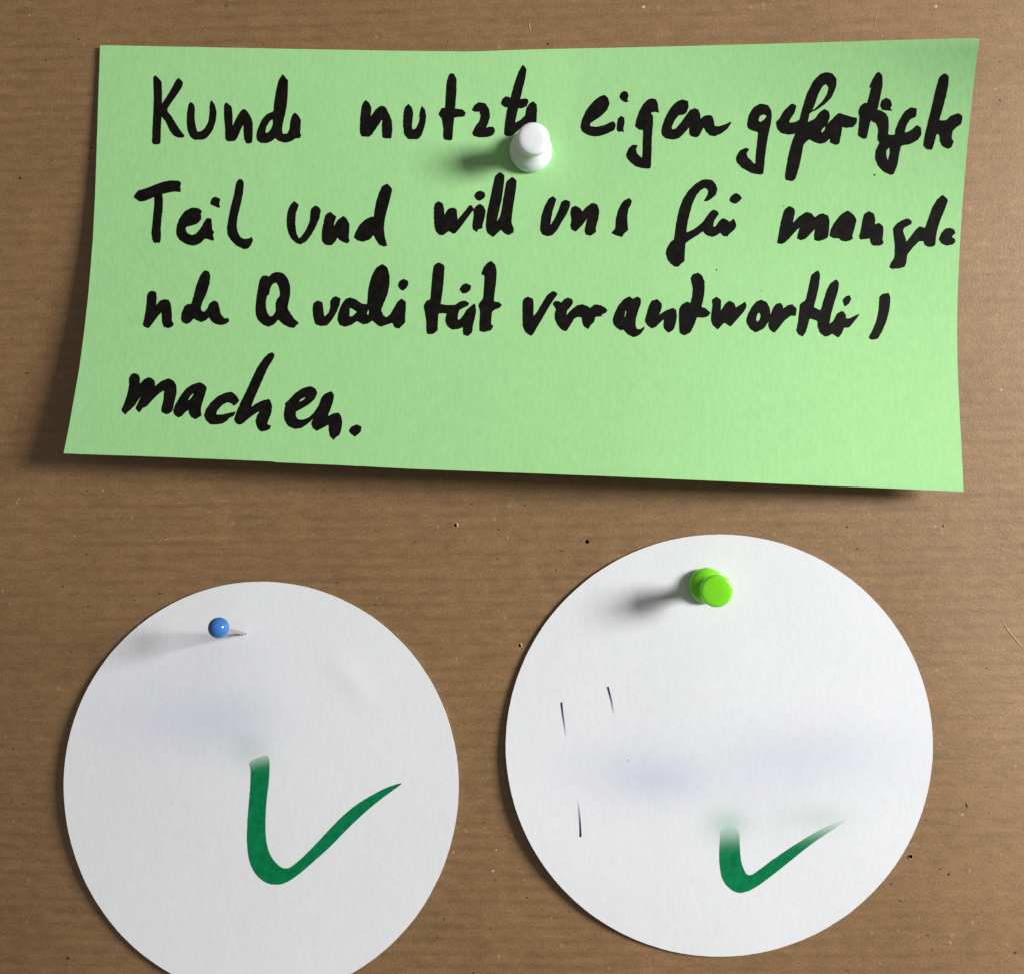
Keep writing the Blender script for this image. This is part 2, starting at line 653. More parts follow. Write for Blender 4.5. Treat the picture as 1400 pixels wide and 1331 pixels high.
pale = [(21, 687, 1.4, 1.0, 0), (139.5, 670, 0.5, 2.4, 0), (1370, 533, 2.0, 1.6, 0.6), (1351, 546, 0.9, 2.2, 0.3), (673.5, 1191, 1.7, 1.4, 0),
        (38, 19, 1.4, 1.0, 0), (280, 40, 1.0, 0.8, 0), (244, 687, 0.9, 0.8, 0), (100, 733, 0.9, 0.8, 0), (1372, 982, 2.4, 0.7, -0.6),
        (1280, 8, 2.6, 1.8, 0.3), (880, 8, 2.6, 2.0, 0.3), (1188, 702, 1.2, 0.9, 0), (1361, 121, 1.2, 1.0, 0), (678, 1162, 1.5, 0.8, 0.4),
        (1207, 48, 1.6, 0.8, 0.8), (1301, 1290, 0.8, 2.6, 0.4), (1318, 1115, 1.8, 1.2, 0.3), (17, 104, 1.0, 0.8, 0), (752, 687, 0.9, 0.8, 0)]
flakes('dark_specks', dark, M_DSPECK, 'dark shives and dirt specks in the kraft paper')
flakes('pale_specks', pale, M_PSPECK, 'pale specks scattered on the kraft paper')


def fibre(px, r0):
    pts = []
    for i, (x, y) in enumerate(px):
        p = P(x, y)
        p.y = paper_y(p.x, p.z) - 0.00001
        pts.append(p)
    n = len(pts)
    tube('paper_fibre', pts, [r0 * (0.35 + 0.65 * math.sin(math.pi * (i + 0.5) / n)) for i in range(n)], M_FIBRE, pinboard, 6)


fibre([(1372, 847), (1377, 854), (1382, 862), (1388, 869), (1394, 876), (1401, 884), (1409, 891)], 0.00014)
fibre([(1204, 2), (1202, 12), (1199, 22), (1197, 33), (1198, 44)], 0.00006)
fibre([(723, 29), (724, 35), (725, 41)], 0.00012)
fibre([(600, 650), (601, 654), (602, 658)], 0.00012)


# ------------------------------------------------------------------ the green card
def h_green(px, py):
    u = max(0.0, min(1.06, (px - 95) / 1245.0))
    v = clamp01((py - 58) / 600.0)
    top = 0.25 * ((0.5 - u) / 0.5) ** 2 if u < 0.5 else 12.0 * ((u - 0.5) / 0.5) ** 2.0
    bot = 9.7 + 0.5 * math.sin(math.pi * min(u / 0.9, 1)) - 4.6 * smooth(0.60, 1.12, u)
    h = top * max(0.0, 1 - v / 0.72) ** 1.5 + bot * v ** 1.65
    d2 = ((px - 726) ** 2 + (py - 207) ** 2) / 110.0 ** 2
    h = h - 0.9 * math.exp(-d2)
    return max(0.25, h + 0.25) * MM


edge_top = [(137, 62), (240, 64), (350, 66.2), (460, 68.2), (550, 69.8), (645, 70.6), (725, 68), (800, 66.3), (900, 64.2), (1000, 61.5), (1100, 58.8), (1220, 55.2), (1330, 52.3)]
edge_right = [(1339, 53.5), (1334, 92), (1328, 145), (1322, 205), (1316.5, 270), (1312, 340), (1309.3, 400), (1308.5, 450), (1309.2, 500), (1311.3, 550), (1314, 600), (1316.5, 650)]
edge_bottom = [(1317.5, 672), (1220, 667.5), (1100, 662.6), (980, 657.3), (860, 652), (710, 646.2), (560, 640.6), (460, 635.5), (377, 631.8), (372, 630.7), (350, 629.7), (220, 624.5)]
edge_left = [(87, 620), (95, 580), (102, 540), (109, 500), (115.5, 450), (121, 400), (126.8, 330), (130, 265), (132.3, 200), (134.4, 130)]
outline = rough_edge(resample(edge_top + edge_right + edge_bottom + edge_left, 9.0), 0.25, 0.05)
green = card('green_card', outline, h_green, 0.00028, M_GREEN, 11.0)
tag(green, 'green rectangular card with black handwriting, held by a white push pin', 'card')

INK = 0.00005


def word(text, ox, oy, s, outers, holes=()):
    def conv(poly, k):
        q = [(ox + x / s, oy + y / s) for x, y in poly]
        q = chaikin(q, 0.13, 1)
        q = resample(q, 1.8)
        return rough_edge(q, k)
    o = decal('handwritten_word', [conv(p, 0.42) for p in outers], [conv(p, 0.15) for p in holes], h_green, INK, M_BLACK, green)
    o['label'] = 'black marker handwriting reading ' + text
    return o


word('Kunde', 180, 80, 5.0, [
    [(148, 130), (162, 115), (185, 135), (205, 160), (208, 230), (208, 310), (205, 395), (200, 480), (198, 575), (190, 588), (148, 588), (140, 570), (143, 480), (148, 380), (152, 280), (150, 200)],
    [(200, 320), (240, 262), (280, 195), (305, 148), (320, 132), (340, 150), (352, 165), (345, 195), (310, 250), (270, 305), (245, 345), (243, 358), (275, 400), (305, 450), (335, 495), (360, 525), (358, 540), (320, 543), (290, 530), (262, 495), (232, 430), (205, 398), (190, 360)],
    [(388, 320), (402, 297), (425, 312), (433, 345), (430, 400), (435, 450), (448, 500), (470, 500), (500, 480), (522, 440), (532, 390), (533, 330), (538, 300), (546, 285), (568, 315), (582, 370), (575, 430), (555, 490), (520, 540), (490, 556), (430, 557), (400, 535), (382, 490), (376, 430), (380, 370)],
    [(632, 318), (646, 300), (685, 330), (690, 380), (690, 465), (715, 410), (745, 360), (765, 345), (785, 355), (815, 400), (828, 440), (828, 520), (825, 570), (815, 582), (785, 582), (770, 555), (765, 500), (766, 448), (745, 490), (720, 550), (700, 566), (655, 568), (640, 545), (640, 480), (632, 400)],
    [(852, 530), (862, 480), (890, 420), (925, 380), (970, 362), (975, 300), (988, 220), (1005, 150), (1032, 105), (1055, 135), (1070, 150), (1068, 230), (1062, 320), (1050, 380), (1035, 440), (1028, 490), (1035, 515), (1065, 515), (1080, 480), (1085, 430), (1100, 385), (1117, 370), (1140, 390), (1157, 420), (1155, 480), (1152, 510), (1160, 525), (1152, 545), (1120, 548), (1090, 568), (1050, 577), (1005, 565), (982, 545), (960, 565), (930, 578), (880, 578), (858, 560)]],
    [[(915, 510), (920, 470), (945, 430), (965, 415), (966, 450), (955, 480), (935, 505)]])

word('nutzte', 460, 80, 4.375, [
    [(150, 290), (162, 262), (176, 248), (195, 265), (210, 295), (205, 350), (235, 305), (265, 283), (290, 288), (315, 330), (332, 375), (335, 430), (328, 478), (300, 480), (275, 474), (272, 420), (275, 362), (245, 410), (215, 455), (195, 470), (150, 467), (140, 440), (142, 370)],
    [(402, 320), (412, 290), (432, 271), (452, 295), (460, 330), (452, 400), (455, 425), (475, 420), (495, 380), (498, 320), (510, 283), (530, 305), (538, 345), (530, 400), (510, 460), (490, 484), (430, 484), (405, 455), (398, 400)],
    [(660, 140), (672, 100), (687, 87), (705, 95), (720, 125), (718, 200), (710, 300), (705, 350), (698, 420), (694, 480), (685, 492), (645, 485), (638, 470), (640, 420), (632, 370), (628, 340), (650, 300), (654, 220)],
    [(610, 332), (630, 296), (660, 298), (700, 300), (755, 305), (774, 325), (765, 348), (720, 352), (690, 362), (640, 365), (622, 352)],
    [(810, 310), (825, 280), (850, 262), (890, 268), (912, 300), (920, 345), (905, 395), (893, 415), (915, 408), (938, 408), (950, 430), (940, 458), (910, 470), (860, 474), (820, 465), (812, 445), (830, 410), (858, 370), (862, 340), (855, 318), (835, 322)],
    [(1045, 225), (1065, 150), (1090, 80), (1115, 35), (1138, 65), (1130, 120), (1115, 180), (1102, 235), (1090, 290), (1078, 340), (1068, 385), (1100, 370), (1130, 340), (1135, 300), (1155, 270), (1175, 256), (1198, 275), (1200, 310), (1197, 380), (1190, 400), (1100, 420), (1050, 465), (1020, 467), (1002, 455), (1008, 390), (1018, 320), (1028, 280)],
    [(985, 265), (995, 240), (1015, 225), (1045, 237), (1100, 242), (1140, 240), (1150, 255), (1140, 285), (1110, 300), (1060, 298), (1010, 292), (990, 280)]])

word('eigen', 770, 80, 5.0, [
    [(118, 470), (128, 420), (160, 350), (210, 290), (255, 257), (285, 250), (305, 265), (318, 310), (300, 355), (260, 395), (215, 425), (185, 445), (185, 465), (230, 468), (285, 455), (335, 430), (352, 435), (358, 460), (350, 490), (310, 510), (260, 530), (215, 536), (165, 522), (130, 500)],
    [(385, 262), (395, 235), (415, 222), (440, 230), (447, 255), (440, 280), (448, 298), (425, 300), (398, 285)],
    [(368, 460), (372, 415), (395, 392), (418, 405), (420, 440), (412, 480), (414, 508), (404, 498), (375, 505), (366, 485)],
    [(492, 465), (500, 420), (520, 360), (550, 310), (580, 280), (605, 272), (635, 280), (648, 310), (650, 345), (656, 372), (630, 365), (598, 375), (615, 392), (615, 440), (608, 520), (605, 620), (600, 745), (590, 754), (550, 752), (500, 740), (460, 710), (435, 680), (432, 655), (448, 615), (475, 590), (512, 594), (498, 620), (505, 650), (540, 682), (543, 640), (545, 560), (548, 490), (520, 488)],
    [(672, 510), (675, 470), (700, 400), (740, 330), (785, 290), (815, 280), (855, 292), (858, 330), (845, 370), (825, 385), (790, 388), (765, 420), (742, 470), (745, 485), (770, 480), (805, 440), (840, 390), (870, 350), (900, 340), (925, 352), (938, 385), (940, 415), (960, 395), (995, 385), (1020, 395), (1032, 430), (1035, 462), (1065, 465), (1110, 450), (1150, 430), (1145, 450), (1120, 485), (1080, 515), (1035, 534), (1000, 525), (975, 500), (962, 470), (945, 500), (930, 530), (910, 542), (870, 530), (862, 510), (862, 470), (830, 510), (795, 545), (755, 556), (705, 548), (680, 530)]])

word('gefertigte', 1000, 80, 1400 / 340.0, [
    [(88, 370), (98, 320), (125, 275), (165, 254), (205, 262), (224, 290), (228, 320), (222, 370), (208, 430), (195, 510), (186, 590), (180, 650), (165, 655), (120, 648), (65, 620), (30, 585), (26, 560), (45, 520), (80, 502), (102, 512), (85, 535), (95, 560), (135, 597), (138, 540), (145, 480), (152, 415), (120, 408), (95, 395)],
    [(250, 360), (270, 340), (300, 290), (340, 254), (368, 266), (355, 310), (330, 345), (325, 362), (360, 358), (385, 345), (395, 380), (360, 425), (320, 430), (280, 420), (260, 400)],
    [(385, 340), (400, 280), (425, 200), (460, 130), (500, 88), (535, 77), (570, 85), (592, 115), (590, 160), (565, 220), (530, 255), (490, 285), (440, 310), (435, 340), (430, 360), (470, 340), (500, 300), (525, 284), (550, 300), (555, 330), (540, 370), (580, 330), (605, 305), (640, 318), (680, 330), (708, 335), (705, 365), (685, 388), (650, 392), (625, 385), (620, 420), (608, 480), (590, 488), (556, 475), (556, 450), (530, 475), (500, 482), (465, 470), (440, 455), (415, 475), (405, 490), (395, 550), (380, 620), (360, 680), (345, 692), (305, 685), (302, 660), (312, 600), (325, 530), (345, 460), (360, 425), (375, 390)],
    [(715, 300), (725, 270), (750, 250), (765, 252), (778, 205), (788, 165), (775, 165), (790, 130), (815, 85), (830, 75), (850, 95), (852, 150), (842, 200), (830, 260), (822, 290), (840, 292), (870, 310), (886, 340), (886, 390), (882, 430), (920, 430), (925, 400), (945, 350), (975, 300), (1010, 275), (1045, 282), (1040, 330), (1005, 345), (985, 380), (975, 420), (1010, 405), (1045, 375), (1068, 390), (1070, 430), (1050, 460), (1010, 482), (955, 492), (945, 540), (935, 600), (915, 650), (900, 657), (860, 640), (825, 605), (810, 565), (812, 520), (835, 475), (822, 455), (828, 400), (815, 365), (785, 350), (775, 390), (762, 450), (745, 455), (712, 435), (718, 380), (722, 330)],
    [(838, 265), (848, 235), (870, 222), (895, 232), (905, 265), (895, 280), (908, 295), (880, 293), (850, 290)],
    [(1080, 490), (1090, 430), (1110, 350), (1130, 270), (1150, 180), (1172, 105), (1200, 82), (1225, 100), (1222, 150), (1205, 230), (1185, 300), (1170, 350), (1210, 348), (1240, 320), (1280, 308), (1302, 325), (1295, 370), (1265, 390), (1245, 410), (1240, 450), (1252, 468), (1240, 500), (1220, 510), (1190, 495), (1175, 470), (1172, 430), (1155, 425), (1145, 470), (1130, 515), (1100, 512)],
    [(800, 652), (808, 649), (812, 657), (805, 662)]],
    [[(152, 350), (160, 325), (185, 315), (200, 325), (185, 345), (165, 358)],
     [(455, 295), (470, 260), (490, 200), (515, 155), (535, 145), (548, 165), (540, 200), (515, 240), (480, 275)],
     [(505, 412), (515, 395), (530, 382), (528, 400), (512, 418)],
     [(872, 520), (890, 500), (893, 530), (882, 575), (874, 555)]])

word('Teil', 170, 230, 7.0, [
    [(88, 280), (105, 245), (130, 215), (200, 195), (290, 160), (370, 130), (440, 118), (520, 120), (545, 140), (535, 180), (542, 205), (538, 230), (480, 226), (420, 235), (360, 250), (280, 280), (200, 315), (150, 322)],
    [(285, 240), (360, 240), (370, 300), (368, 380), (358, 480), (348, 580), (352, 650), (345, 705), (330, 722), (318, 712), (300, 720), (285, 715), (270, 690), (260, 620), (268, 540), (278, 440), (288, 330)],
    [(495, 620), (505, 540), (530, 480), (580, 410), (650, 377), (710, 382), (740, 410), (735, 450), (738, 490), (710, 525), (660, 548), (590, 565), (588, 590), (605, 625), (650, 642), (690, 625), (735, 570), (770, 505), (795, 477), (835, 485), (838, 540), (842, 590), (860, 615), (848, 640), (860, 680), (850, 697), (775, 672), (735, 715), (690, 738), (650, 742), (590, 728), (530, 690), (505, 655)],
    [(820, 345), (835, 295), (865, 272), (900, 285), (920, 300), (908, 340), (918, 375), (905, 383), (860, 362)],
    [(1062, 180), (1075, 130), (1100, 103), (1130, 110), (1143, 140), (1138, 230), (1115, 350), (1085, 460), (1075, 550), (1085, 610), (1110, 660), (1150, 680), (1195, 672), (1220, 658), (1232, 690), (1215, 735), (1180, 775), (1140, 775), (1070, 740), (1020, 690), (990, 640), (982, 590), (995, 490), (1020, 370), (1050, 260)]])

word('und', 370, 230, 7.0, [
    [(155, 480), (165, 410), (190, 350), (228, 315), (250, 335), (272, 352), (255, 400), (240, 450), (236, 530), (245, 620), (272, 675), (300, 650), (340, 590), (375, 510), (382, 430), (388, 390), (425, 358), (465, 375), (482, 405), (470, 470), (435, 560), (390, 640), (340, 705), (285, 732), (245, 718), (200, 680), (170, 620), (155, 550)],
    [(492, 600), (505, 530), (525, 455), (545, 430), (575, 418), (605, 445), (630, 465), (610, 520), (605, 560), (640, 500), (695, 457), (735, 490), (755, 540), (752, 620), (747, 670), (758, 695), (738, 722), (700, 710), (660, 690), (640, 665), (615, 710), (580, 740), (530, 737), (495, 705), (490, 660)],
    [(798, 660), (815, 610), (850, 545), (910, 490), (970, 462), (988, 470), (995, 400), (1015, 310), (1045, 220), (1070, 170), (1113, 147), (1150, 180), (1165, 205), (1145, 290), (1115, 400), (1095, 480), (1085, 560), (1090, 640), (1105, 700), (1117, 745), (1080, 750), (1040, 735), (1010, 690), (985, 640), (950, 685), (880, 707), (830, 690), (802, 672)]])

word('will', 570, 220, 4.375, [
    [(102, 290), (108, 255), (130, 241), (155, 255), (163, 290), (165, 325), (185, 290), (215, 278), (238, 290), (243, 330), (245, 352), (280, 310), (315, 265), (330, 268), (340, 290), (355, 270), (378, 258), (400, 272), (412, 300), (405, 345), (393, 385), (392, 405), (365, 412), (360, 428), (335, 410), (332, 385), (340, 330), (338, 295), (300, 345), (260, 400), (225, 440), (190, 420), (160, 445), (135, 445), (115, 425), (105, 390), (102, 340)],
    [(342, 210), (355, 188), (378, 177), (405, 190), (410, 210), (395, 232), (370, 240), (352, 228)],
    [(412, 390), (418, 320), (435, 240), (455, 150), (468, 90), (495, 66), (525, 85), (522, 130), (510, 220), (492, 300), (478, 365), (500, 330), (512, 260), (525, 180), (535, 125), (570, 94), (598, 118), (590, 190), (575, 280), (565, 370), (580, 405), (578, 430), (550, 446), (525, 435), (503, 412), (480, 435), (455, 458), (440, 445), (420, 430)]])

word('uns', 570, 220, 4.375, [
    [(738, 390), (745, 330), (765, 270), (790, 225), (815, 211), (835, 230), (825, 260), (808, 320), (797, 390), (825, 345), (850, 290), (865, 245), (890, 232), (918, 245), (915, 275), (895, 320), (865, 370), (835, 420), (810, 447), (780, 452), (750, 440), (737, 415)],
    [(918, 310), (925, 280), (945, 268), (975, 280), (990, 305), (1010, 280), (1050, 250), (1080, 262), (1092, 300), (1085, 350), (1070, 400), (1073, 425), (1040, 450), (1010, 440), (1003, 420), (1010, 380), (1020, 345), (990, 385), (965, 410), (950, 425), (925, 412), (918, 390), (925, 350)],
    [(1162, 432), (1188, 405), (1190, 350), (1205, 290), (1235, 240), (1270, 222), (1287, 240), (1280, 265), (1265, 290), (1258, 340), (1262, 400), (1265, 415), (1240, 435), (1228, 457), (1195, 448)]])

word('für', 880, 240, 1400 / 180.0, [
    [(235, 830), (245, 780), (285, 710), (325, 680), (335, 600), (345, 520), (362, 430), (385, 340), (420, 250), (480, 160), (550, 90), (620, 48), (675, 38), (730, 52), (770, 95), (785, 150), (770, 205), (720, 250), (680, 275), (640, 275), (650, 255), (680, 210), (688, 165), (672, 140), (645, 135), (600, 165), (560, 215), (520, 300), (495, 390), (475, 470), (462, 540), (455, 608), (520, 580), (580, 540), (635, 490), (670, 440), (710, 385), (745, 362), (785, 380), (803, 408), (770, 455), (745, 500), (742, 550), (770, 540), (800, 490), (842, 452), (890, 475), (915, 495), (960, 458), (975, 490), (988, 535), (965, 580), (910, 625), (895, 650), (850, 648), (815, 610), (775, 640), (735, 655), (690, 645), (650, 620), (635, 595), (560, 645), (490, 690), (445, 722), (440, 800), (435, 915), (400, 940), (370, 972), (330, 970), (285, 935), (255, 895)],
    [(912, 258), (935, 215), (980, 185), (1020, 205), (1048, 240), (1020, 275), (985, 300), (945, 298), (918, 275)]])

word('mangel', 1040, 250, 1400 / 300.0, [
    [(105, 380), (115, 330), (130, 250), (150, 175), (182, 147), (215, 165), (220, 185), (205, 260), (240, 220), (290, 186), (325, 195), (345, 222), (375, 200), (398, 194), (430, 210), (440, 240), (437, 300), (430, 350), (400, 365), (370, 373), (342, 365), (342, 330), (348, 295), (315, 330), (285, 360), (255, 368), (232, 355), (240, 320), (250, 285), (215, 320), (180, 360), (145, 390), (115, 390)],
    [(440, 340), (445, 305), (470, 255), (510, 205), (555, 176), (590, 200), (613, 235), (600, 290), (585, 340), (590, 358), (575, 368), (545, 376), (515, 370), (500, 355), (465, 355)],
    [(628, 345), (640, 300), (650, 240), (660, 200), (692, 180), (725, 200), (732, 235), (730, 268), (755, 255), (784, 280), (782, 330), (778, 365), (785, 385), (765, 402), (720, 402), (705, 390), (695, 355), (665, 362), (638, 362)],
    [(822, 540), (830, 515), (855, 475), (857, 400), (848, 330), (845, 290), (870, 260), (910, 235), (940, 227), (965, 245), (962, 265), (920, 285), (908, 305), (920, 340), (930, 378), (960, 340), (990, 300), (1015, 278), (1050, 290), (1070, 230), (1095, 160), (1125, 110), (1160, 76), (1197, 108), (1180, 160), (1150, 230), (1130, 290), (1120, 340), (1115, 395), (1100, 408), (1070, 410), (1045, 395), (1040, 372), (1010, 375), (975, 410), (935, 460), (930, 510), (920, 535), (890, 547), (840, 550)],
    [(1138, 360), (1150, 325), (1180, 292), (1210, 287), (1235, 298), (1243, 322), (1218, 345), (1240, 360), (1243, 380), (1225, 395), (1190, 402), (1155, 390)]])

word('nde', 180, 350, 1400 / 240.0, [
    [(122, 320), (135, 290), (160, 278), (198, 290), (200, 340), (195, 395), (225, 358), (260, 345), (295, 350), (312, 380), (320, 440), (322, 520), (338, 545), (325, 565), (290, 578), (255, 565), (243, 530), (240, 480), (238, 450), (210, 480), (175, 530), (150, 560), (138, 578), (105, 568), (88, 550), (98, 510), (112, 440), (120, 370)],
    [(393, 500), (400, 450), (425, 400), (450, 382), (475, 385), (495, 320), (515, 240), (545, 160), (580, 115), (615, 122), (628, 160), (620, 230), (595, 310), (565, 370), (552, 415), (560, 440), (580, 445), (605, 420), (620, 380), (655, 355), (690, 370), (700, 420), (715, 470), (740, 498), (768, 495), (780, 515), (760, 540), (715, 553), (670, 545), (635, 520), (618, 490), (590, 515), (555, 530), (520, 515), (495, 500), (470, 530), (440, 545), (405, 530)]])

S11 = 1400 / 290.0


def q11(poly):
    """letters of the same word read from the next enlargement"""
    return [(180 * 0 + (410 + x / S11 - 180) * (1400 / 240.0), (340 + y / S11 - 350) * (1400 / 240.0)) for x, y in poly]


word('Qualität', 180, 350, 1400 / 240.0, [
    [(988, 420), (995, 340), (1008, 260), (1020, 195), (1045, 158), (1070, 155), (1095, 168), (1120, 140), (1160, 126), (1210, 138), (1245, 180), (1265, 240), (1265, 310), (1250, 380), (1243, 415), (1265, 460), (1300, 505), (1335, 535), (1310, 560), (1295, 577), (1250, 568), (1205, 540), (1170, 508), (1140, 545), (1095, 567), (1050, 550), (1010, 515), (990, 470)],
    q11([(83, 400), (90, 360), (118, 342), (150, 355), (155, 400), (162, 450), (190, 425), (202, 390), (200, 350), (215, 325), (237, 314), (270, 330), (262, 375), (240, 425), (210, 475), (180, 508), (140, 512), (105, 500), (92, 470)]),
    q11([(248, 470), (255, 420), (275, 370), (300, 335), (330, 322), (370, 335), (410, 365), (445, 368), (448, 310), (455, 250), (475, 180), (505, 125), (545, 101), (578, 125), (592, 170), (592, 240), (580, 300), (555, 360), (537, 405), (550, 440), (572, 455), (600, 430), (625, 385), (645, 350), (670, 330), (700, 350), (700, 400), (695, 450), (695, 490), (670, 515), (655, 530), (625, 520), (612, 490), (570, 505), (535, 517), (505, 500), (480, 475), (450, 495), (420, 502), (375, 478), (340, 505), (300, 517), (262, 505)]),
    q11([(647, 240), (660, 212), (685, 200), (715, 215), (716, 240), (700, 265), (680, 280), (658, 265)]),
    q11([(817, 380), (835, 345), (862, 335), (868, 260), (875, 170), (885, 110), (918, 90), (955, 110), (952, 180), (945, 260), (935, 330), (930, 368), (980, 372), (1025, 372), (1060, 348), (1090, 343), (1118, 360), (1110, 378), (1080, 392), (1055, 405), (1045, 430), (1042, 470), (1060, 465), (1080, 440), (1100, 405), (1130, 380), (1155, 360), (1165, 410), (1155, 460), (1142, 510), (1138, 555), (1110, 578), (1080, 570), (1075, 545), (1078, 518), (1050, 530), (1010, 537), (975, 515), (960, 480), (965, 440), (972, 428), (915, 428), (912, 480), (910, 540), (880, 565), (840, 565), (835, 540), (835, 480), (825, 420)]),
    q11([(1053, 270), (1070, 240), (1098, 228), (1132, 245), (1125, 275), (1100, 295), (1075, 297)]),
    q11([(1197, 170), (1210, 130), (1235, 95), (1262, 81), (1290, 105), (1300, 150), (1295, 230), (1285, 300), (1280, 350), (1315, 353), (1335, 372), (1322, 390), (1285, 405), (1268, 420), (1265, 470), (1263, 500), (1278, 512), (1262, 540), (1215, 552), (1185, 545), (1185, 490), (1190, 420), (1178, 370), (1210, 330), (1215, 260), (1220, 180)])],
    [[(1070, 370), (1080, 320), (1097, 310), (1105, 260), (1125, 225), (1152, 212), (1172, 240), (1183, 290), (1182, 320), (1160, 345), (1148, 380), (1150, 440), (1130, 475), (1105, 485), (1085, 460), (1073, 420)],
     q11([(328, 450), (330, 392), (352, 400), (378, 418), (350, 445)]),
     q11([(442, 432), (452, 400), (458, 425), (452, 440)])])

S12 = 1400 / 260.0


def q12(poly):
    return [((700 + x / S12 - 940) * (1400 / 300.0), (360 + y / S12 - 360) * (1400 / 300.0)) for x, y in poly]


word('verantwortli', 940, 360, 1400 / 300.0, [
    q12([(78, 290), (85, 265), (115, 245), (155, 262), (160, 300), (158, 392), (185, 360), (225, 290), (260, 235), (295, 208), (315, 206), (338, 228), (310, 265), (280, 310), (240, 380), (195, 455), (155, 525), (138, 536), (100, 508), (80, 470), (78, 390)]),
    q12([(300, 300), (315, 278), (345, 280), (362, 292), (385, 265), (415, 252), (445, 268), (450, 295), (430, 325), (405, 350), (400, 385), (430, 350), (475, 312), (515, 302), (555, 315), (575, 330), (610, 303), (650, 308), (690, 328), (703, 348), (690, 368), (660, 380), (665, 392), (615, 395), (605, 435), (580, 455), (562, 487), (530, 465), (518, 440), (515, 400), (490, 395), (455, 410), (435, 450), (400, 503), (365, 490), (335, 455), (315, 410), (315, 370), (325, 340)]),
    q12([(742, 415), (755, 370), (785, 310), (825, 265), (865, 243), (890, 262), (925, 245), (948, 260), (950, 295), (930, 350), (912, 410), (910, 460), (920, 485), (950, 485), (975, 465), (975, 485), (945, 525), (900, 547), (855, 525), (820, 490), (800, 495), (770, 475), (745, 445)]),
    q12([(977, 425), (990, 380), (1010, 310), (1030, 275), (1070, 264), (1105, 300), (1100, 340), (1083, 380), (1130, 350), (1185, 328), (1210, 345), (1215, 390), (1205, 450), (1190, 490), (1160, 510), (1145, 508), (1120, 480), (1115, 450), (1120, 412), (1090, 438), (1060, 470), (1030, 482), (1000, 460)]),
    [(-54, 295), (-37, 264), (-2, 244), (20, 254), (30, 210), (34, 160), (20, 95), (35, 70), (68, 60), (95, 80), (110, 125), (108, 190), (98, 250), (88, 278), (120, 290), (148, 318), (130, 340), (100, 350), (62, 345), (45, 390), (20, 442), (-19, 462), (-50, 446), (-54, 381)],
    [(150, 360), (152, 320), (160, 270), (155, 235), (185, 213), (215, 235), (213, 305), (240, 260), (268, 238), (300, 255), (308, 285), (345, 260), (370, 245), (378, 275), (360, 310), (320, 355), (275, 407), (235, 378), (195, 425), (160, 395)],
    [(375, 365), (385, 330), (410, 280), (440, 245), (470, 232), (505, 248), (525, 285), (530, 330), (520, 370), (490, 415), (435, 444), (400, 420), (378, 385)],
    [(515, 395), (525, 345), (545, 290), (565, 260), (590, 252), (608, 270), (610, 290), (640, 268), (670, 262), (698, 290), (690, 338), (660, 335), (620, 365), (585, 410), (555, 446), (525, 425)],
    [(693, 430), (705, 380), (712, 320), (718, 260), (755, 235), (770, 170), (790, 75), (835, 42), (847, 75), (838, 150), (820, 230), (805, 280), (850, 303), (865, 250), (885, 180), (910, 130), (950, 102), (968, 125), (960, 180), (935, 260), (915, 330), (905, 390), (930, 370), (955, 320), (990, 303), (1012, 330), (1010, 352), (1035, 352), (1070, 335), (1100, 320), (1085, 345), (1055, 385), (1030, 412), (1000, 410), (985, 450), (962, 476), (925, 450), (905, 462), (880, 470), (845, 445), (830, 405), (830, 368), (780, 352), (770, 390), (755, 440), (735, 470), (710, 455)],
    [(990, 235), (1010, 212), (1035, 203), (1045, 230), (1030, 260), (1003, 278), (995, 255)],
    [(1155, 475), (1180, 430), (1205, 370), (1220, 300), (1225, 215), (1245, 195), (1285, 190), (1295, 220), (1290, 290), (1270, 370), (1240, 440), (1215, 482), (1175, 490)],
    [(180, 43), (187, 38), (191, 45), (185, 49)]],
    [[(438, 360), (445, 325), (460, 315), (468, 335), (460, 362), (445, 374)],
     q12([(828, 395), (836, 350), (844, 352), (834, 398)])])

S15 = 1400 / 210.0


def q15(poly):
    return [((310 + x / S15 - 150) * 7.0, (y / S15) * 7.0) for x, y in poly]


